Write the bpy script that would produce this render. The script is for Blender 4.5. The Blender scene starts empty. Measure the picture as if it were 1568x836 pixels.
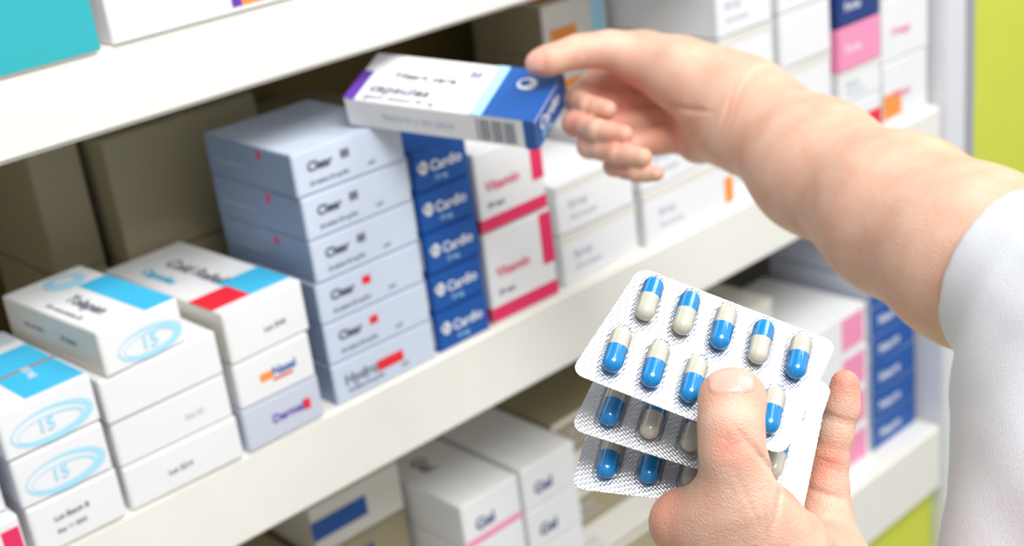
import bpy, bmesh, math, random
import numpy as np
from mathutils import Vector, Matrix, noise
random.seed(4)
F=2069.0
# ---------- camera basis (recovered from the shelf's vanishing points; world X = along shelf, Y = into shelf, Z = up) ----------
ax=Vector((.7237,.343,-.5994)).normalized()
ay=Vector((-.680,.204,-.704)); ay=(ay-ax*ax.dot(ay)).normalized()
az=ax.cross(ay)
R=Vector((ax.x,ay.x,az.x)); U=Vector((ax.y,ay.y,az.y)); B=Vector((ax.z,ay.z,az.z))
C=Vector((-.567,-.764,.453))
# placement helper: image pixel + estimated camera depth -> 3-D world position (metres)
def P(px,py,d): return C+R*((px-784)/F*d)+U*((418-py)/F*d)-B*d
def D(r,u,b): return (R*r+U*u+B*b).normalized()
cam=bpy.data.cameras.new('camera'); co=bpy.data.objects.new('camera',cam)
bpy.context.collection.objects.link(co); bpy.context.scene.camera=co
m=Matrix((R,U,B)).transposed().to_4x4(); m.translation=C; co.matrix_world=m
cam.sensor_width=36; cam.lens=F/1568*36; cam.clip_start=.01
cam.dof.use_dof=True; cam.dof.focus_distance=.565; cam.dof.aperture_fstop=8.3
sc=bpy.context.scene
sc.view_settings.view_transform='Standard'
# ---------- materials ----------
MATS={}
def mat(name,col,rough=.5,metal=0,var=.04,scale=30,bump=0,bscale=200,spec=.5):
    if name in MATS: return MATS[name]
    m=bpy.data.materials.new(name); m.use_nodes=True; nt=m.node_tree; b=nt.nodes['Principled BSDF']
    b.inputs['Roughness'].default_value=rough; b.inputs['Metallic'].default_value=metal
    b.inputs['Specular IOR Level'].default_value=spec
    tc=nt.nodes.new('ShaderNodeTexCoord'); n=nt.nodes.new('ShaderNodeTexNoise'); n.inputs['Scale'].default_value=scale
    n.inputs['Detail'].default_value=4
    nt.links.new(tc.outputs['Object'],n.inputs['Vector'])
    mx=nt.nodes.new('ShaderNodeMix'); mx.data_type='RGBA'
    mx.inputs[6].default_value=(*[c*(1-var) for c in col],1); mx.inputs[7].default_value=(*[min(1,c*(1+var)) for c in col],1)
    nt.links.new(n.outputs['Fac'],mx.inputs[0]); nt.links.new(mx.outputs[2],b.inputs['Base Color'])
    if bump:
        n2=nt.nodes.new('ShaderNodeTexNoise'); n2.inputs['Scale'].default_value=bscale
        nt.links.new(tc.outputs['Object'],n2.inputs['Vector'])
        bp=nt.nodes.new('ShaderNodeBump'); bp.inputs['Strength'].default_value=bump; bp.inputs['Distance'].default_value=.001
        nt.links.new(n2.outputs['Fac'],bp.inputs['Height']); nt.links.new(bp.outputs['Normal'],b.inputs['Normal'])
    MATS[name]=m; return m
mat('card_white',(.83,.83,.84)); mat('card_warm',(.76,.73,.66)); mat('card_grey',(.60,.67,.80)); mat('card_grey_shaded',(.25,.33,.48))  # last one: card_grey with shade put into its colour, for left faces
mat('card_cream_shaded',(.36,.31,.19)); mat('cyan',(.05,.50,.80)); mat('lightcyan',(.40,.74,.92)); mat('teal',(.03,.42,.47))  # first one: cream card, colour darkened to stand for shade inside the shelves
mat('blue',(.006,.09,.38)); mat('navy',(.012,.045,.20)); mat('magenta',(.80,.025,.12)); mat('red',(.80,.02,.04)); mat('pink',(.90,.30,.50))
mat('orange',(.90,.30,.05)); mat('purple',(.13,.04,.40)); mat('black',(.02,.02,.04)); mat('greytext',(.16,.17,.22)); mat('whiteink',(.85,.88,.93))
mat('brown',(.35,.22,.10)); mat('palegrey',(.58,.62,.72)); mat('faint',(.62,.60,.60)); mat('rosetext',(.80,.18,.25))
mat('shelf_paint',(.84,.82,.76),.35,bump=.1,bscale=60); mat('back_olive_shaded',(.18,.13,.03),.6); mat('lime',(.62,.68,.06),.5)  # back panel olive has the shelf shadow darkened into its colour
mat('steel',(.42,.43,.46),.4,.3); mat('upright',(.72,.73,.76),.4); mat('floor_mat',(.5,.48,.44),.4); mat('wallpaint',(.8,.8,.78),.6)
# ---------- helpers ----------
def link(o,parent=None):
    bpy.context.collection.objects.link(o)
    if parent: o.parent=parent
    return o
def empty(name,loc=(0,0,0)):
    e=bpy.data.objects.new(name,None); e.location=loc; e.empty_display_size=.02; return link(e)
def slab(name,x0,x1,y0,y1,z0,z1,m,bev=.002,parent=None):
    bm=bmesh.new(); bmesh.ops.create_cube(bm,size=1)
    for v in bm.verts: v.co=Vector(((x0+x1)/2+v.co.x*(x1-x0),(y0+y1)/2+v.co.y*(y1-y0),(z0+z1)/2+v.co.z*(z1-z0)))
    if bev: bmesh.ops.bevel(bm,geom=bm.edges[:],offset=bev,segments=2,affect='EDGES')
    me=bpy.data.meshes.new(name); bm.to_mesh(me); bm.free(); me.materials.append(MATS[m])
    return link(bpy.data.objects.new(name,me),parent)
def carton(w,d,h,base='card_white',side=None,decor=(),loc=(0,0,0),rz=0,name='medicine_box'):
    bm=bmesh.new(); mats=[base]
    def mi(n):
        if n not in mats: mats.append(n)
        return mats.index(n)
    bmesh.ops.create_cube(bm,size=1)
    for v in bm.verts: v.co=Vector((v.co.x*w,(v.co.y+.5)*d,(v.co.z+.5)*h))
    bmesh.ops.bevel(bm,geom=bm.edges[:],offset=.0007,segments=2,affect='EDGES')
    bm.normal_update()
    if side:
        k=mi(side)
        for f in bm.faces:
            if f.normal.x<-.9: f.material_index=k
    for yy,s in ((0,-1),(d,1)):
        r=bmesh.ops.create_cube(bm,size=1)
        for v in r['verts']: v.co=Vector((v.co.x*(w-.003),yy+s*.0001+v.co.y*.0006,h*.5-.0004+v.co.z*(h-.0028)))
    fr={'front':(Vector((-w/2,-.0004,0)),Vector((w,0,0)),Vector((0,0,h)),Vector((0,-1,0))),
        'left':(Vector((-w/2,d,0)),Vector((0,-d,0)),Vector((0,0,h)),Vector((-1,0,0))),
        'right':(Vector((w/2,0,0)),Vector((0,d,0)),Vector((0,0,h)),Vector((1,0,0))),
        'top':(Vector((-w/2,0,h)),Vector((w,0,0)),Vector((0,d,0)),Vector((0,0,1))),
        'topr':(Vector((-w/2,d,h)),Vector((0,-d,0)),Vector((w,0,0)),Vector((0,0,1)))}
    texts=[]; off=.0002
    for e in decor:
        O,u,v,n=fr[e[1]]
        if e[0]=='p':
            _,_,u0,v0,u1,v1,mm=e; off+=.00003
            vs=[bm.verts.new(O+u*a+v*b+n*off) for a,b in ((u0,v0),(u1,v0),(u1,v1),(u0,v1))]
            f=bm.faces.new(vs); f.material_index=mi(mm)
        elif e[0]=='ring':
            _,_,cu,cv,ru,rv,th,mm=e; off+=.00003; N=40; k=mi(mm); ul=u.length; vl=v.length
            un=u.normalized(); vn=v.normalized(); cc=O+u*cu+v*cv+n*off
            def q(a,t):
                aa=ru*ul-t; bb=rv*vl-t
                return bm.verts.new(cc+un*(math.cos(a)*aa)+vn*(math.sin(a)*bb))
            ou=[q(2*math.pi*i/N,0) for i in range(N)]; inn=[q(2*math.pi*i/N,th*(1.2+.8*math.sin(2*math.pi*i/N+2))) for i in range(N)]
            for i in range(N):
                j=(i+1)%N; f=bm.faces.new((ou[i],ou[j],inn[j],inn[i])); f.material_index=k
        elif e[0]=='t': texts.append(e)
    me=bpy.data.meshes.new(name); bm.to_mesh(me); bm.free()
    for n_ in mats: me.materials.append(MATS[n_])
    o=link(bpy.data.objects.new(name,me)); o.location=loc; o.rotation_euler=(0,0,rz)
    for e in texts:
        _,fc,uu,vv,sz,body,mm=e; O,u,v,n=fr[fc]
        c=bpy.data.curves.new('label_text','FONT'); c.body=body; c.size=sz; c.materials.append(MATS[mm]); c.offset=sz*.022
        t=link(bpy.data.objects.new('label_text',c),o)
        mt=Matrix((u.normalized(),v.normalized(),n)).transposed().to_4x4(); mt.translation=O+u*uu+v*vv+n*.0006
        t.matrix_local=mt
    return o
def bx(x0,x1,y0,d,z0,z1,base='card_white',side=None,decor=(),rz=None):
    if rz is None: rz=random.uniform(-.015,.015)
    return carton(x1-x0-.0016,d,z1-z0-.0006,base,side,decor,((x0+x1)/2,y0,z0+.0002),rz)
# ---------- cabinet ----------
cab=empty('medicine_shelving')
XE=.73; XL=-1.1; DP=.34
slab('shelf_board_main',XL,XE,0,DP,-.066,0,'shelf_paint',.003,cab)
slab('shelf_board_upper',XL,XE,0,DP,.247,.297,'shelf_paint',.003,cab)
slab('shelf_board_lower',XL,XE,0,DP,-.491,-.403,'shelf_paint',.003,cab)
slab('shelf_board_top',XL,XE,0,DP,.60,.65,'shelf_paint',.003,cab)
slab('back_panel',XL,XE,DP,DP+.015,-1.2,.65,'back_olive_shaded',.001,cab)
slab('upright_post',XE,XE+.045,-.004,DP,-1.2,.75,'upright',.003,cab)
slab('upright_channel',XE+.045,XE+.075,.002,DP,-1.2,.75,'steel',.002,cab)
slab('side_panel',XL-.03,XL,0,DP,-1.2,.75,'upright',.003,cab)
slab('base_panel',XL,XE,.012,.03,-1.2,-.491,'lime',.001,cab)
slab('wall_right',XE+.076,2.6,.01,.08,-1.2,1.5,'lime',0)
slab('wall_back',-2.6,2.6,DP+.02,DP+.1,-1.2,1.5,'wallpaint',0)
slab('floor',-2.6,2.6,-2.6,DP+.1,-1.25,-1.2,'floor_mat',0)
# ---------- boxes main shelf ----------
oval=[('ring','front',.52,.38,.44,.36,.0026,'lightcyan'),('ring','front',.50,.34,.36,.24,.0012,'lightcyan'),('t','front',.36,.28,.012,'15','lightcyan'),
      ('t','left',.15,.4,.006,'coated tablets for oral use','greytext'),('t','left',.15,.65,.004,'Read the leaflet before use','greytext')]
topA=[('p','topr',.30,.35,.97,.98,'cyan'),('t','topr',.28,.12,.011,'tablets 30','greytext'),('p','topr',.0,.0,.2,.98,'palegrey'),('t','topr',.6,.62,.008,'10 mg','whiteink')]
bx(-.335,-.272,0.0,.12,0,.0355,'card_white',None,[('t','front',.25,.55,.005,'Lot Batch B','greytext'),('t','front',.25,.3,.004,'Exp 11 2025','greytext')])
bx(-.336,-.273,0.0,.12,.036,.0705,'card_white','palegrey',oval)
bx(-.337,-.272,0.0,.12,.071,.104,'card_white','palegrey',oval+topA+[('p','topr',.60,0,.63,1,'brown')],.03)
bx(-.405,-.339,.0,.12,0,.036,'card_white',None,[('p','front',.8,.2,.98,.8,'magenta')])
bx(-.408,-.341,.01,.12,.0365,.072,'card_white',None,oval)
bx(-.269,-.181,.0,.12,0,.032,'card_white',None,[('t','front',.35,.4,.005,'Lot 2214','greytext')])
bx(-.269,-.182,.001,.12,.0322,.065,'card_white',None,[('t','front',.6,.4,.005,'Exp 02','faint')])
bx(-.270,-.182,.0,.12,.0652,.097,'card_white')
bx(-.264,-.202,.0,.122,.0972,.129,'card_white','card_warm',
   [('p','topr',.30,.62,.99,.99,'cyan'),('t','topr',.42,.30,.014,'Tolapen','greytext'),('ring','topr',.17,.6,.12,.24,.007,'lightcyan'),('t','topr',.4,.10,.005,'film coated tablets 28','greytext'),
    ('t','left',.2,.5,.005,'oral use only','greytext'),('t','left',.6,.5,.005,'28 tablets','greytext'),
    ('ring','front',.58,.36,.40,.34,.0026,'lightcyan'),('ring','front',.58,.34,.33,.24,.0012,'lightcyan'),('t','front',.46,.24,.013,'15','lightcyan')],.07)
bx(-.178,-.111,.0,.15,0,.033,'palegrey',None,[('t','front',.35,.4,.009,'Dermal','purple'),('p','front',.76,.35,.85,.6,'red')])
bx(-.177,-.112,.0,.15,.0332,.068,'card_white',None,[('t','front',.46,.42,.009,'Nasal','blue'),('p','front',.3,.38,.46,.56,'orange'),('p','front',.46,.30,.72,.36,'red')])
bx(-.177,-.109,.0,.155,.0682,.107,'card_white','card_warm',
   [('p','topr',.68,.45,.93,.99,'cyan'),('p','topr',.74,.0,.93,.48,'red'),('t','topr',.22,.46,.016,'Cold Relief','greytext'),('t','topr',.2,.18,.012,'Capsules','cyan'),
    ('t','left',.2,.5,.006,'paracetamol 500','greytext'),('t','front',.45,.35,.005,'Lot 3345','greytext'),('p','left',.45,.12,.72,.3,'red')],.04)
for i in range(6):
    z=i*.0324
    dec=[('t','front',.12,.52,.0095,'Clear','black'),('t','front',.12,.2,.004,'20 tablets 50 mg film','greytext'),
         ('p','front',.42,.55,.50,.75,'red' if i<3 else 'greytext'),('p','left',.62,.72,.66,.92,'magenta'),('t','left',.1,.4,.005,'Keep dry below 25 C','palegrey'),('t','front',.65,.2,.004,'oral','greytext')]
    if i==0: dec[0]=('t','front',.1,.4,.012,'Hydro','greytext'); dec[2]=('p','front',.42,.35,.68,.62,'red')
    x0=-.098+random.uniform(-.001,.001)
    bx(x0,x0+.097,.003,.115,z,z+.0322,'card_grey','card_grey_shaded',dec)
for i in range(5):
    z=i*.033
    bx(.003,.058,.004+random.uniform(0,.002),.12,z,z+.0328,'blue','blue',
       [('ring','front',.18,.55,.08,.16,.005,'whiteink'),('t','front',.30,.42,.011,'Cardio','whiteink'),('t','front',.35,.18,.005,'10 mg','lightcyan'),
        ('p','left',.75,.1,.97,.9,'whiteink')])
fd=[('p','front',0,.02,1,.18,'magenta'),('p','front',.82,.4,1,.98,'magenta'),('t','front',.12,.5,.012,'Vitamin','rosetext'),('t','front',.12,.3,.006,'30 caps','greytext'),('p','left',0,.02,1,.18,'magenta')]
bx(.062,.137,.006,.12,0,.0775,'card_white',None,fd); bx(.062,.136,.006,.12,.078,.145,'card_white',None,fd)
wt=[('t','front',.15,.5,.010,'Syrup','palegrey'),('t','front',.15,.25,.006,'100 ml bottle','palegrey'),('p','front',0,.85,1,1,'card_warm')]
bx(.147,.243,.01,.12,0,.045,'card_white',None,wt); bx(.147,.242,.01,.12,.0455,.09,'card_white',None,wt)
bx(.25,.375,.008,.12,0,.05,'card_white',None,wt+[('p','front',.9,.1,1,.6,'orange')]); bx(.25,.374,.01,.12,.0505,.10,'card_white',None,wt)
for i in range(4): bx(.285,.374,.15,.10,i*.05,i*.05+.0495,'card_warm','card_cream_shaded',[('p','top',.1,.1,.6,.4,'orange'),('p','front',.1,.2,.5,.5,'orange'),('p','front',.75,.1,.95,.9,'lightcyan')])
for i in range(4): bx(.38,.462,.02,.14,i*.052,i*.052+.0515,'card_white',None,wt)
for i in range(4): bx(.466,.548,.015,.14,i*.053,i*.053+.0525,'card_white',None,wt if i%2 else ())
zz=[0,.045,.08,.125,.165,.2]; cs=['red','card_white','pink','navy','card_white']
for i in range(5): bx(.553,.628,.01,.12,zz[i],zz[i+1]-.0005,cs[i] if i else 'card_white',None,wt if cs[i]=='card_white' else [('t','front',.15,.4,.012,'Forte','whiteink' if i else 'red')]+([('p','front',.4,.0,1,.6,'red')] if i==0 else []))
for i in range(3): bx(.633,.722,.012,.14,i*.068,i*.068+.0675,'card_white',None,[('t','front',.2,.4,.012,'Omega','pink')]+([('p','front',.0,.1,.4,.5,'orange')] if i==0 else []))
for i in range(2): bx(-.157,-.02,.165,.13,i*.1,i*.1+.0995,'card_cream_shaded','card_cream_shaded',[('p','left',.8,.1,.95,.9,'card_cream_shaded')])
for i in range(2): bx(-.205,-.163,.19,.12,i*.1,i*.1+.0995,'card_cream_shaded','card_cream_shaded')
for i in range(3): bx(.0,.12,.19,.12,i*.05,i*.05+.0495,'card_cream_shaded','card_cream_shaded',[('p','front',.1,.3,.9,.6,'brown')])
# top shelf
bx(-.325,-.214,.0,.10,.297,.375,'card_white',None,[('p','front',0,.0,1,.60,'teal'),('t','front',.2,.7,.012,'Care Cream','greytext')],0)
bx(-.207,-.02,.0,.10,.297,.36,'card_white',None,[('p','front',.46,.06,.50,1,'purple'),('p','front',.50,.06,.8,1,'orange')],0)
bx(-.015,.12,.01,.10,.297,.36,'card_white',None,wt)
# lower shelf
Z=-.403
for i in range(7): bx(.63,.722,.03,.14,Z+i*.037,Z+i*.037+.0368,'blue','palegrey',[('t','front',.15,.35,.016,'Neuro','whiteink'),('p','top',0,0,1,1,'palegrey')])
for i in range(4): bx(.50,.622,.03,.14,Z+i*.05,Z+i*.05+.0495,'card_white',None,[('p','front',.6,.1,.95,.9,'pink')])
for i in range(5): bx(.36,.49,.06,.14,Z+i*.05,Z+i*.05+.0495,'card_warm',None,wt)
for i in range(5): bx(.19,.34,.10,.14,Z+i*.044,Z+i*.044+.0435,'card_warm' if i%2 else 'card_cream_shaded',None,wt)
for i in range(5): bx(.035,.105,.055,.14,Z+i*.045,Z+i*.045+.0447,'card_white',None,[('t','topr',.3,.3,.02,'Gel','greytext'),('t','front',.2,.3,.016,'Gel','navy'),('p','front',.0,.0,1,.15,'pink')])
for i in range(5): bx(.108,.178,.055,.14,Z+i*.045,Z+i*.045+.0447,'card_white',None,[('t','front',.2,.3,.016,'Gel','navy')])
for i in range(5): bx(-.07,.03,.13,.14,Z+i*.05,Z+i*.05+.0495,'card_cream_shaded' if i<4 else 'card_warm',None,[('p','front',.0,.3,.6,.7,'blue'),('p','top',.2,.1,.6,.4,'orange'),('t','top',.1,.5,.02,'Balm','purple')])
for i in range(4): bx(-.19,-.075,.08,.14,Z+i*.05,Z+i*.05+.0495,'card_cream_shaded',None,wt)
# ---------- held box ----------
A=P(818,187,.90); L=P(525,150,.95); E=P(888,113,.935)
ly=(L-A).normalized(); lx=(E-A); lx=(lx-ly*lx.dot(ly)); wx=.058; lx.normalize(); lz=lx.cross(ly)
hh=.0235; ln=(L-A).length
hb=carton(wx,ln,hh,'card_white','card_white',[
  ('p','front',0,0,1,1,'blue'),('p','topr',.73,0,1,1,'blue'),('p','topr',.67,0,.73,1,'lightcyan'),('p','topr',0,0,.06,.6,'purple'),
  ('t','topr',.18,.52,.011,'Heart care','greytext'),('t','topr',.1,.20,.014,'capsules','greytext'),('t','topr',.1,.06,.006,'gastro resistant 20 mg','greytext'),('t','topr',.55,.7,.010,'20','purple'),
  ('ring','topr',.86,.7,.05,.12,.003,'whiteink'),
  ('t','front',.12,.45,.013,'Cardio','whiteink'),('t','front',.15,.15,.007,'20 mg','lightcyan'),
  ('p','left',.94,0,1,1,'blue'),
  ]+[('p','left',.70+i*.021,.12,.70+i*.021+(.012 if i%3 else .007),.88,'greytext') for i in range(10)]+[('t','left',.2,.4,.007,'Store in a dry place','palegrey')])
mt=Matrix((lx,ly,lz)).transposed().to_4x4(); mt.translation=A-lz*hh+lx*wx/2; hb.matrix_world=mt
# ---------- blister packs ----------
def foilmat():
    m=bpy.data.materials.new('foil'); m.use_nodes=True; nt=m.node_tree; b=nt.nodes['Principled BSDF']
    b.inputs['Base Color'].default_value=(.78,.79,.82,1); b.inputs['Metallic'].default_value=.85; b.inputs['Roughness'].default_value=.30
    tc=nt.nodes.new('ShaderNodeTexCoord'); v=nt.nodes.new('ShaderNodeTexVoronoi'); v.inputs['Scale'].default_value=850; v.inputs['Randomness'].default_value=0
    nt.links.new(tc.outputs['Object'],v.inputs['Vector'])
    bp=nt.nodes.new('ShaderNodeBump'); bp.inputs['Strength'].default_value=.45; bp.inputs['Distance'].default_value=.0005
    nt.links.new(v.outputs['Distance'],bp.inputs['Height']); nt.links.new(bp.outputs['Normal'],b.inputs['Normal']); return m
FO=foilmat()
def clearmat():
    m=bpy.data.materials.new('clear_plastic'); m.use_nodes=True; nt=m.node_tree; nt.nodes.clear(); N=nt.nodes
    o=N.new('ShaderNodeOutputMaterial'); t=N.new('ShaderNodeBsdfTransparent')
    g=N.new('ShaderNodeBsdfGlossy'); g.inputs['Roughness'].default_value=.05
    f=N.new('ShaderNodeLayerWeight'); f.inputs[0].default_value=.5
    cr=N.new('ShaderNodeValToRGB'); cr.color_ramp.elements[0].position=.35; cr.color_ramp.elements[0].color=(.96,.965,.97,1); cr.color_ramp.elements[1].position=.9; cr.color_ramp.elements[1].color=(.45,.48,.53,1)  # tint darkens towards grazing edges, a painted rim shadow on the bubbles
    nt.links.new(f.outputs['Facing'],cr.inputs[0]); nt.links.new(cr.outputs[0],t.inputs[0])
    pw=N.new('ShaderNodeMath'); pw.operation='POWER'; pw.inputs[1].default_value=2.2; nt.links.new(f.outputs['Facing'],pw.inputs[0])
    ma=N.new('ShaderNodeMath'); ma.operation='MULTIPLY_ADD'; ma.inputs[1].default_value=.5; ma.inputs[2].default_value=.05; nt.links.new(pw.outputs[0],ma.inputs[0])
    ge=N.new('ShaderNodeNewGeometry'); iv=N.new('ShaderNodeMath'); iv.operation='SUBTRACT'; iv.inputs[0].default_value=1; nt.links.new(ge.outputs['Backfacing'],iv.inputs[1])
    mu=N.new('ShaderNodeMath'); mu.operation='MULTIPLY'; nt.links.new(ma.outputs[0],mu.inputs[0]); nt.links.new(iv.outputs[0],mu.inputs[1])
    x=N.new('ShaderNodeMixShader'); nt.links.new(mu.outputs[0],x.inputs[0]); nt.links.new(t.outputs[0],x.inputs[1]); nt.links.new(g.outputs[0],x.inputs[2]); nt.links.new(x.outputs[0],o.inputs[0]); return m
CL=clearmat()
CB=mat('capsule_blue',(.0,.24,.60),.22,var=.03); CC=mat('capsule_cream',(.60,.57,.46),.25,var=.03)
def pack(tl,tr,br,bl,colors,axis=(.026,.175)):
    TL,TR,BR,BL=[P(*q) for q in (tl,tr,br,bl)]
    cen=(TL+TR+BR+BL)/4
    par=empty('blister_pack',cen)
    n=(TR-TL).cross(TL-BL).normalized()
    if n.dot(C-cen)<0: n=-n
    W=(TR-TL).length; H=(TL-BL).length
    def M(u,w,h=0): return TL*(1-u)*(1-w)+TR*u*(1-w)+BR*u*w+BL*(1-u)*w+n*h-cen
    rad=.0055; pts=[]
    for cx,cy,a0 in ((rad,rad,180),(W-rad,rad,270),(W-rad,H-rad,0),(rad,H-rad,90)):
        for k in range(9):
            a=math.radians(a0+k*90/8); pts.append(((cx+rad*math.cos(a))/W,(cy+rad*math.sin(a))/H))
    bm=bmesh.new()
    top=[bm.verts.new(M(u,w,.0002)) for u,w in pts]; bot=[bm.verts.new(M(u,w,-.0002)) for u,w in pts]
    bm.faces.new(top); bm.faces.new(bot[::-1])
    N=len(pts)
    for i in range(N): bm.faces.new((top[i],bot[i],bot[(i+1)%N],top[(i+1)%N]))
    bmesh.ops.recalc_face_normals(bm,faces=bm.faces[:])
    me=bpy.data.meshes.new('foil_card'); bm.to_mesh(me); bm.free(); me.materials.append(FO)
    link(bpy.data.objects.new('foil_card',me),par)
    bmc=bmesh.new(); bmb=bmesh.new()
    us=(.13,.314,.498,.683,.867); ws=(.267,.745)
    for r_ in range(2):
        for c_ in range(5):
            cc=M(us[c_],ws[r_]); a=M(us[c_]+axis[0],ws[r_]+axis[1])-M(us[c_]-axis[0],ws[r_]-axis[1])
            ln=a.length; a.normalize(); s=a.cross(n).normalized()
            def capsule(bm_,rr,hl,lift,flat,lo,segs=24,mi=None):
                prof=[]
                for k in range(9): 
                    t=math.pi/2*k/8; prof.append((-hl+rr-rr*math.cos(t),rr*math.sin(t)))
                prof.append((-.0005,rr)); prof.append((.0005,rr))
                for k in range(9):
                    t=math.pi/2*(1-k/8); prof.append((hl-rr+rr*math.cos(t),rr*math.sin(t)))
                if mi is not None:
                    prof=[(x,q*(1.0 if i<10 else .955)) for i,(x,q) in enumerate(prof)]
                rings=[]
                for x,q in prof:
                    ring=[]
                    for j in range(segs):
                        th=2*math.pi*j/segs
                        y=math.cos(th)*q; z=math.sin(th)*q*flat
                        if lo is not None: z=max(z,lo-lift)
                        ring.append(bm_.verts.new(cc+a*x+s*y+n*(z+lift)))
                    rings.append(ring)
                for i in range(len(rings)-1):
                    for j in range(segs):
                        f=bm_.faces.new((rings[i][j],rings[i][(j+1)%segs],rings[i+1][(j+1)%segs],rings[i+1][j])); f.smooth=True
                        if mi is not None:
                            f.material_index=mi[0] if i<9 else mi[1]
            rr=ln*.205; top_blue=colors[r_][c_]
            capsule(bmc,rr,ln*.50,rr*.85,.9,None,mi=(0,1) if top_blue else (1,0))
            capsule(bmb,rr*1.30,ln*.60,.0002,1.45,.0003)
    bmesh.ops.recalc_face_normals(bmc,faces=bmc.faces[:]); bmesh.ops.recalc_face_normals(bmb,faces=bmb.faces[:])
    me=bpy.data.meshes.new('capsules'); bmc.to_mesh(me); bmc.free(); me.materials.append(CB); me.materials.append(CC); link(bpy.data.objects.new('capsules',me),par)
    me=bpy.data.meshes.new('blister_bubbles'); bmb.to_mesh(me); bmb.free(); me.materials.append(CL); link(bpy.data.objects.new('blister_bubbles',me),par)
    return par
pack((980,409,.578),(1282,525,.565),(1200,698,.530),(873,570,.543),((1,1,0,1,0),(0,0,0,0,0)))
pack((957,483,.592),(1275,590,.578),(1215,765,.545),(873,657,.556),((1,0,1,0,1),(0,1,1,0,1)),(.01,.175))
pack((925,560,.602),(1266,608,.59),(1228,790,.558),(875,748,.566),((0,1,1,0,1),(0,0,1,0,1)),(.0,.175))
# ---------- implicit surface modelling ----------
class Field:
    def __init__(s,lo,hi,v,base=None):
        s.v=v
        if base is None:
            s.lo=np.array(lo,dtype=np.float64); s.off=np.zeros(3,int)
            s.n=np.ceil((np.array(hi)-s.lo)/v).astype(int)+1
        else:
            i0=np.clip(np.floor((np.array(lo)-base.lo)/v).astype(int),0,base.n-2); i1=np.clip(np.ceil((np.array(hi)-base.lo)/v).astype(int),i0+2,base.n)
            s.off=i0; s.n=i1-i0; s.lo=base.lo+i0*v
        s.f=np.full(s.n,.05,np.float32)
    def sub(s,lo,hi):
        i0=np.clip(np.floor((np.array(lo)-s.lo)/s.v).astype(int),0,s.n); i1=np.clip(np.ceil((np.array(hi)-s.lo)/s.v).astype(int)+1,0,s.n)
        sl=tuple(slice(a,b) for a,b in zip(i0,i1))
        g=[(s.lo[k]+s.v*np.arange(i0[k],i1[k])).astype(np.float32) for k in range(3)]
        return sl,np.meshgrid(*g,indexing='ij',sparse=True)
    def smin(s,sl,d,k):
        a=s.f[sl]; h=np.maximum(k-np.abs(a-d),0)/k; s.f[sl]=np.minimum(a,d)-h*h*k*.25
    def merge(s,g,k):
        sl=tuple(slice(a,a+b) for a,b in zip(g.off,g.n)); s.smin(sl,g.f,k)
    def cone(s,a,b,ra,rb,k=.004,flat=None):
        a=np.array(a);b=np.array(b); mr=max(ra,rb)+k+.004
        sl,(X,Y,Z_)=s.sub(np.minimum(a,b)-mr,np.maximum(a,b)+mr)
        if 0 in [t.stop-t.start for t in sl]: return
        ba=(b-a).astype(np.float32); L2=max(float(ba@ba),1e-12)
        x=X-np.float32(a[0]);y=Y-np.float32(a[1]);z=Z_-np.float32(a[2])
        h=np.clip((x*ba[0]+y*ba[1]+z*ba[2])/np.float32(L2),0,1)
        qx=x-h*ba[0]; qy=y-h*ba[1]; qz=z-h*ba[2]
        q2=qx*qx+qy*qy+qz*qz
        if flat is not None:
            n,f=flat; qn=qx*np.float32(n[0])+qy*np.float32(n[1])+qz*np.float32(n[2]); q2=q2+qn*qn*np.float32(1/(f*f)-1)
        d=np.sqrt(q2)-(np.float32(ra)+np.float32(rb-ra)*h)
        s.smin(sl,d.astype(np.float32),k)
    def crease(s,c,t,w,amp,Rr,n=None):
        c=np.array(c); sl,(X,Y,Z_)=s.sub(c-Rr*1.3,c+Rr*1.3)
        x=X-c[0];y=Y-c[1];z=Z_-c[2]; a=x*t[0]+y*t[1]+z*t[2]; q=(x*x+y*y+z*z)/(Rr*Rr)
        s.f[sl]+=(amp*np.exp(-(a/w)**2)*np.exp(-q*q)).astype(np.float32)
    def mesh(s):
        f=s.f; S=f<0; c=[(i,j,k) for i in(0,1) for j in(0,1) for k in(0,1)]
        n=s.n; cnt=0
        for i,j,k in c: cnt=cnt+S[i:n[0]-1+i,j:n[1]-1+j,k:n[2]-1+k].astype(np.int8)
        act=(cnt>0)&(cnt<8); idx=np.argwhere(act)
        ids=np.full(act.shape,-1,np.int32); ids[act]=np.arange(len(idx))
        vals={q:f[idx[:,0]+q[0],idx[:,1]+q[1],idx[:,2]+q[2]] for q in c}
        acc=np.zeros((len(idx),3)); num=np.zeros(len(idx))
        for q in c:
            for axx in range(3):
                if q[axx]==0:
                    r=list(q); r[axx]=1; r=tuple(r); a=vals[q]; b=vals[r]; mk=(a<0)!=(b<0)
                    t=np.where(mk,a/np.where(mk,a-b,1),0); p=np.tile(np.array(q,float),(len(idx),1)); p[:,axx]+=t
                    acc+=p*mk[:,None]; num+=mk
        V=(idx+acc/num[:,None])*s.v+s.lo
        Fs=[]
        for axx in range(3):
            o1,o2=[(1,2),(2,0),(0,1)][axx]
            sa=[slice(1,-1)]*3; sa[axx]=slice(0,-1); sb=list(sa); sb[axx]=slice(1,None)
            a=S[tuple(sa)]; b=S[tuple(sb)]; e=np.argwhere(a!=b)
            inside=a[a!=b]; e=e+1; e[:,axx]-=1
            def cell(d1,d2):
                q=e.copy(); q[:,o1]+=d1; q[:,o2]+=d2; return ids[q[:,0],q[:,1],q[:,2]]
            qd=np.stack([cell(-1,-1),cell(0,-1),cell(0,0),cell(-1,0)],1)
            qd[~inside]=qd[~inside][:,::-1]; Fs.append(qd)
        return V,np.concatenate(Fs)
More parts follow.
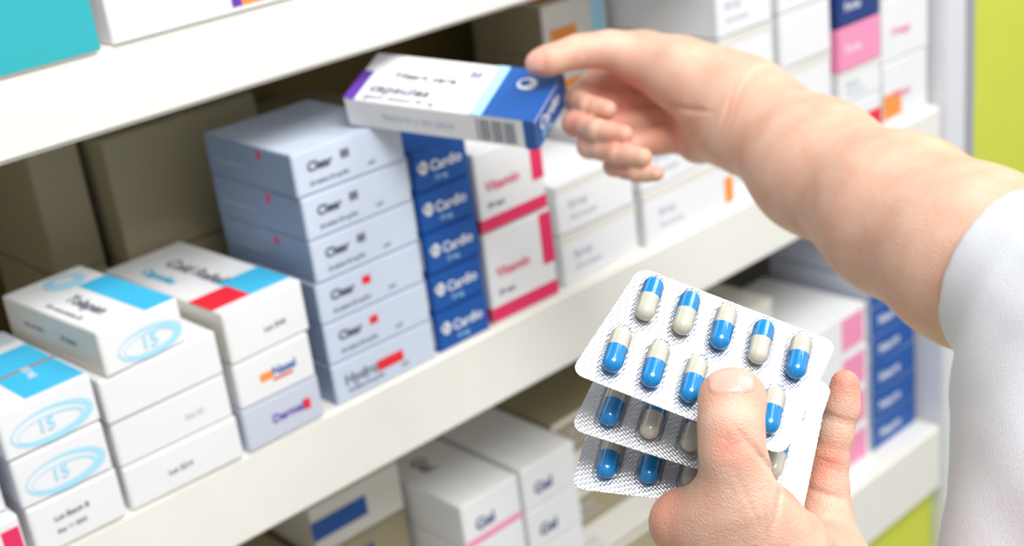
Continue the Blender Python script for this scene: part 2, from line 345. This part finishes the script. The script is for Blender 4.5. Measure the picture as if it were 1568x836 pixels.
def build(name,fld,m,parent,red=(),nails=(),smooth=3,disp=None):
    V,Q=fld.mesh(); me=bpy.data.meshes.new(name)
    me.vertices.add(len(V)); me.vertices.foreach_set('co',V.astype(np.float32).ravel())
    me.loops.add(len(Q)*4); me.loops.foreach_set('vertex_index',Q.ravel().astype(np.int32))
    me.polygons.add(len(Q)); me.polygons.foreach_set('loop_start',np.arange(len(Q),dtype=np.int32)*4); me.polygons.foreach_set('loop_total',np.full(len(Q),4,dtype=np.int32))
    me.update(calc_edges=True); me.validate()
    me.polygons.foreach_set('use_smooth',[True]*len(me.polygons))
    nn=np.zeros(len(V)*3,np.float32); me.vertices.foreach_get('normal',nn); nn=nn.reshape(-1,3)
    col=np.zeros((len(V),4),np.float32); col[:,3]=1
    for c,r in red:
        d=np.linalg.norm(V-np.array(c),axis=1); col[:,0]=np.maximum(col[:,0],np.exp(-(d/r)**2))
    for c,n,t,hw,hl in nails:
        n=np.array(n);t=np.array(t); s_=np.cross(n,t); q=V-np.array(c)
        e=(np.abs(q@s_)/hw)**3+(np.abs(q@t)/hl)**3; ok=(e<1)&((nn@n)>.1)&(np.abs(q@n)<.012)
        col[ok,1]=1
        V[ok]+=nn[ok]*.0005
    if disp:
        h=np.array([disp(Vector(p)) for p in V]); V=V+nn*h[:,None]
    me.vertices.foreach_set('co',V.astype(np.float32).ravel())
    at=me.color_attributes.new('tone','FLOAT_COLOR','POINT'); at.data.foreach_set('color',col.ravel())
    me.materials.append(m); o=link(bpy.data.objects.new(name,me),parent)
    if smooth:
        sm=o.modifiers.new('smooth','SMOOTH'); sm.factor=.5; sm.iterations=smooth
    return o
def skinmat():
    m=bpy.data.materials.new('skin'); m.use_nodes=True; nt=m.node_tree; b=nt.nodes['Principled BSDF']; N=nt.nodes; Lk=nt.links
    at=N.new('ShaderNodeAttribute'); at.attribute_name='tone'; sp=N.new('ShaderNodeSeparateColor'); Lk.new(at.outputs['Color'],sp.inputs[0])
    tc=N.new('ShaderNodeTexCoord')
    n1=N.new('ShaderNodeTexNoise'); n1.inputs['Scale'].default_value=60; n1.inputs['Detail'].default_value=6; Lk.new(tc.outputs['Object'],n1.inputs['Vector'])
    r1=N.new('ShaderNodeMapRange'); r1.inputs[1].default_value=.3; r1.inputs[2].default_value=.7; Lk.new(n1.outputs['Fac'],r1.inputs[0])
    m1=N.new('ShaderNodeMix'); m1.data_type='RGBA'; m1.inputs[6].default_value=(.71,.39,.275,1); m1.inputs[7].default_value=(.77,.50,.375,1); Lk.new(r1.outputs[0],m1.inputs[0])
    m2=N.new('ShaderNodeMix'); m2.data_type='RGBA'; m2.inputs[7].default_value=(.72,.22,.15,1); Lk.new(m1.outputs[2],m2.inputs[6])
    mu=N.new('ShaderNodeMath'); mu.operation='MULTIPLY'; mu.inputs[1].default_value=.8; Lk.new(sp.outputs[0],mu.inputs[0]); Lk.new(mu.outputs[0],m2.inputs[0])
    m3=N.new('ShaderNodeMix'); m3.data_type='RGBA'; m3.inputs[7].default_value=(.78,.42,.35,1); Lk.new(m2.outputs[2],m3.inputs[6]); Lk.new(sp.outputs[1],m3.inputs[0])
    Lk.new(m3.outputs[2],b.inputs['Base Color'])
    rg=N.new('ShaderNodeMapRange'); rg.inputs[3].default_value=.45; rg.inputs[4].default_value=.22; Lk.new(sp.outputs[1],rg.inputs[0]); Lk.new(rg.outputs[0],b.inputs['Roughness'])
    b.inputs['Subsurface Weight'].default_value=.10; b.inputs['Subsurface Radius'].default_value=(.006,.002,.001); b.inputs['Subsurface Scale'].default_value=1.0
    v=N.new('ShaderNodeTexVoronoi'); v.inputs['Scale'].default_value=1200; Lk.new(tc.outputs['Object'],v.inputs['Vector'])
    n2=N.new('ShaderNodeTexNoise'); n2.inputs['Scale'].default_value=260; n2.inputs['Detail'].default_value=7; Lk.new(tc.outputs['Object'],n2.inputs['Vector'])
    ad=N.new('ShaderNodeMath'); Lk.new(v.outputs['Distance'],ad.inputs[0]); Lk.new(n2.outputs['Fac'],ad.inputs[1])
    bs=N.new('ShaderNodeMapRange'); bs.inputs[3].default_value=.6; bs.inputs[4].default_value=.05; Lk.new(sp.outputs[1],bs.inputs[0])
    bp=N.new('ShaderNodeBump'); Lk.new(bs.outputs[0],bp.inputs['Strength']); bp.inputs['Distance'].default_value=.0004; Lk.new(ad.outputs[0],bp.inputs['Height']); Lk.new(bp.outputs['Normal'],b.inputs['Normal'])
    return m
SK=skinmat()
person=empty('pharmacist',P(1600,700,.6))
def setp(o):
    o.parent=person; o.matrix_parent_inverse=Matrix.Translation(-person.location)
def pr(q): return P(q[0],q[1],q[2]),q[3]*q[2]/F
def chain(fld,qs,k=.003,flat=None):
    for q0,q1 in zip(qs[:-1],qs[1:]):
        a,ra=pr(q0); b,rb=pr(q1); fld.cone(a,b,ra,rb,k,flat)
def dens(qs):
    out=[qs[0]]
    for a,b in zip(qs[:-1],qs[1:]):
        mid=[(a[i]+b[i])/2 for i in range(4)]; mid[3]*=.96; out+= [tuple(mid),b]
    return out
def bounds(allq,mar=.012):
    pts=[]
    for q in allq:
        p,r=pr(q); pts+= [p+Vector((r,r,r)),p-Vector((r,r,r))]
    a=np.array([list(p) for p in pts]); return a.min(0)-mar,a.max(0)+mar
def finger(fld,qs,k=.003,km=.003):
    lo,hi=bounds(qs); g=Field(lo,hi,fld.v,fld); chain(g,dens(qs),k); fld.merge(g,km)
# ---- left hand ----
thumb=[(1122,604,.526,38),(1119,650,.521,44),(1122,700,.519,44),(1136,765,.524,58),(1185,850,.538,84)]
index=[(1294,588,.583,22),(1290,625,.583,25),(1270,705,.585,28),(1262,790,.582,40)]
middle=[(1215,630,.597,26),(1215,680,.597,29),(1205,740,.600,32),(1215,840,.592,42)]
ring=[(1150,640,.598,26),(1150,690,.598,29),(1145,750,.602,31),(1165,850,.594,42)]
pinky=[(1090,690,.598,22),(1090,730,.598,25),(1088,780,.602,28),(1110,860,.594,40)]
palm=[[(1262,795,.582,44),(1275,880,.575,60),(1260,990,.56,80)],[(1215,840,.59,45),(1225,990,.565,80)],[(1165,850,.59,45),(1200,990,.565,80)],[(1110,860,.59,42),(1180,990,.565,70)],
      [(1052,800,.552,50),(1110,880,.585,50)],[(1150,825,.548,58),(1245,860,.562,62)]]
thenar=[(1042,802,.542,42),(1095,810,.535,58),(1120,850,.55,75),(1215,960,.55,90)]
fore=[(1220,985,.56,105),(1260,1080,.545,108),(1340,1300,.52,140)]
lo,hi=bounds(thumb+thenar+index+middle+ring+pinky+fore)
f=Field(lo,hi,.0009)
for c in palm: chain(f,c,.009)
chain(f,thenar,.012); chain(f,fore,.015)
for fg in (index,middle,ring,pinky): finger(f,fg,.003,.004)
lo2,hi2=bounds(thumb); g=Field(lo2,hi2,f.v,f); chain(g,dens(thumb),.006)
chain(g,[(1104,606,.526,28),(1140,606,.526,28)],.008); f.merge(g,.016)
tv=(P(*thumb[1][:3])-P(*thumb[2][:3])).normalized()
for dy,am in ((-18,.0004),(-12,.0006),(-5,.0010),(3,.0009),(10,.0006),(17,.0004)): f.crease(P(1120,680+dy,.500),(tv+R*.14*math.sin(dy)).normalized(),.0006,am,.0095)
for yy in (610,616,623): f.crease(P(1120,yy,.505),tv,.0005,.0003,.009)
iv=(P(1290,625,.583)-P(1268,705,.585)).normalized()
for dy,am in ((0,.0009),(7,.0006)): f.crease(P(1281,640+dy,.575),iv,.0007,am,.009)
for dy,am in ((0,.0010),(8,.0008)): f.crease(P(1265,712+dy,.57),iv,.0008,am,.011)
f.crease(P(1258,762,.565),iv,.0012,.0013,.013)
f.crease(P(1182,722,.515),D(.75,.65,0),.0013,.0014,.020); f.crease(P(1190,790,.51),D(.9,-.3,0),.0012,.0010,.022)
for k_ in range(3): f.crease(P(1150+k_*22,775+k_*10,.505),D(.85,.4-.3*k_,0),.0006,.0004,.014)
f.crease(P(1232,775,.55),D(.4,-.9,0),.0014,.0012,.016); f.crease(P(1260,815,.55),D(.3,-.95,0),.0012,.0010,.018)
lh=build('left_hand',f,SK,None,red=[(P(1121,585,.52),.009),(P(1294,585,.58),.010),(P(1268,712,.575),.009),(P(1119,682,.505),.008),(P(1040,785,.54),.013),(P(1255,770,.56),.012),(P(1200,735,.53),.008)],
   nails=[(P(1122,571,.518),D(.05,.85,.53),D(-.0,.53,-.85),.0085,.0070)],smooth=2)
setp(lh)
# ---- right hand and forearm ----
th=[(822,97,.918,18),(843,92,.918,21),(885,79,.925,24),(935,76,.93,28),(985,90,.935,38),(1085,135,.925,57)]
ix=[(930,168,.925,15),(900,162,.935,17),(878,152,.952,19),(915,125,.965,21),(1005,108,.965,28)]
md=[(955,206,.905,15),(915,199,.915,17),(880,190,.937,19),(915,158,.963,21),(1018,145,.965,28)]
rg=[(984,241,.897,15),(945,234,.908,17),(903,224,.930,19),(935,192,.958,21),(1030,178,.962,28)]
pk=[(1005,266,.897,12),(975,265,.905,14),(940,254,.927,16),(965,222,.950,19),(1046,208,.952,27)]
meta=[[(1005,106,.968,28),(1110,140,.925,36)],[(1018,145,.968,28),(1115,160,.925,40)],[(1030,178,.965,28),(1120,180,.925,40)],[(1046,208,.955,30),(1120,198,.925,40)],
      [(1068,220,.94,30),(1118,200,.92,38)],[(985,92,.938,40),(1040,110,.925,51),(1100,135,.92,53)]]
arm=[(1112,160,.92,64),(1150,178,.905,71),(1250,254,.86,93),(1380,330,.79,114),(1490,392,.74,127),(1640,466,.68,140)]
lo,hi=bounds(th+ix+md+rg+pk+arm)
f=Field(lo,hi,.0013)
for c in meta: chain(f,c,.008)
chain(f,arm,.025,flat=(B,.85))
for fg in (ix,md,rg,pk): finger(f,fg,.0025,.0015)
finger(f,th,.006,.008)
f.crease(P(1108,180,.885),D(.95,-.3,0),.0012,.0012,.022); f.crease(P(1118,180,.885),D(.95,-.3,0),.0010,.0009,.022)
f.crease(P(1050,165,.90),D(-.3,-.95,0),.0015,.0016,.022); f.crease(P(1040,215,.92),D(.5,-.8,0),.0012,.0012,.014)
for dx in (-8,0,8): f.crease(P(888+dx,72,.90),D(1,-.1,0),.0006,.0006,.010)
for q,w_ in ((md,1),(rg,1),(ix,1)):
    a_=P(*q[0][:3]); b_=P(*q[1][:3]); f.crease(b_+(C-b_).normalized()*.007,(a_-b_).normalized(),.0008,.0009,.008)
rh=build('right_hand_and_forearm',f,SK,None,red=[(P(950,215,.91),.013),(P(1003,264,.91),.010),(P(968,240,.91),.012),(P(880,195,.93),.012),(P(819,99,.91),.010),(P(1010,225,.93),.015),(P(945,150,.94),.022)],
   nails=[(P(817,92,.909),D(-.2,.6,.75),D(-.95,-.1,-.15),.006,.006)],smooth=2)
setp(rh)
# ---- white coat ----
CO=mat('coat_fabric',(.72,.74,.79),.8,var=.02,scale=200,bump=.25,bscale=900)
a1,_=pr((1500,388,.735,1)); a2,_=pr((1640,460,.68,1)); adir=(a2-a1).normalized()
allq=[(1640,450,.68,215),(1640,560,.64,190),(1700,850,.60,280),(1780,1300,.56,340),(1900,600,.58,250),(1520,400,.72,170)]
lo,hi=bounds(allq); f=Field(lo,hi,.0025)
sl=[(1520,406,.725,142),(1660,474,.675,158),(1870,570,.60,230)]
chain(f,sl,.01)
chain(f,[(1655,600,.655,178),(1722,830,.61,262),(1780,1300,.56,330)],.02)
chain(f,[(1870,570,.60,230),(1820,1000,.58,290)],.05)
sl_,(X,Y,Z_)=f.sub(lo,hi)
hp=P(1553,425,.715)
pl=-((X-hp.x)*adir.x+(Y-hp.y)*adir.y+(Z_-hp.z)*adir.z).astype(np.float32)
k_=.004; h_=np.maximum(k_-np.abs(f.f-pl),0)/k_
f.f=np.maximum(f.f,pl)+h_*h_*k_*.25
def folds(p):
    s=min(1,max(0,((p-hp).dot(adir)-.004)/.03))
    q=Vector((p.dot(adir)*9,p.dot(U)*10,p.dot(R)*30)); return (noise.noise(q)*.007+noise.noise(q*2.1)*.002)*(.25+.75*s)
ct=build('lab_coat',f,CO,None,smooth=4,disp=folds); setp(ct)
# ---------- lights ----------
def area(name,loc,tgt,size,e,col=(1,1,1)):
    l=bpy.data.lights.new(name,'AREA'); l.size=size; l.energy=e; l.color=col; o=link(bpy.data.objects.new(name,l)); o.location=loc
    o.rotation_euler=(Vector(tgt)-Vector(loc)).to_track_quat('-Z','Y').to_euler()
area('ceiling_light',(-.3,-1.4,1.9),(0,0,0),1.1,55,(1,.995,.985))
area('ceiling_light_far',(1.2,-1.0,1.8),(.5,0,0),1.0,23)
w=bpy.data.worlds.new('world'); sc.world=w; w.use_nodes=True; nt=w.node_tree; bg=nt.nodes['Background']
tc=nt.nodes.new('ShaderNodeTexCoord'); n=nt.nodes.new('ShaderNodeTexNoise'); n.inputs['Scale'].default_value=1.6
nt.links.new(tc.outputs['Generated'],n.inputs['Vector'])
cr=nt.nodes.new('ShaderNodeValToRGB'); cr.color_ramp.elements[0].position=.40; cr.color_ramp.elements[0].color=(.33,.35,.38,1); cr.color_ramp.elements[1].position=.60; cr.color_ramp.elements[1].color=(.97,.99,1,1)
nt.links.new(n.outputs['Fac'],cr.inputs[0]); nt.links.new(cr.outputs[0],bg.inputs[0]); bg.inputs[1].default_value=.73
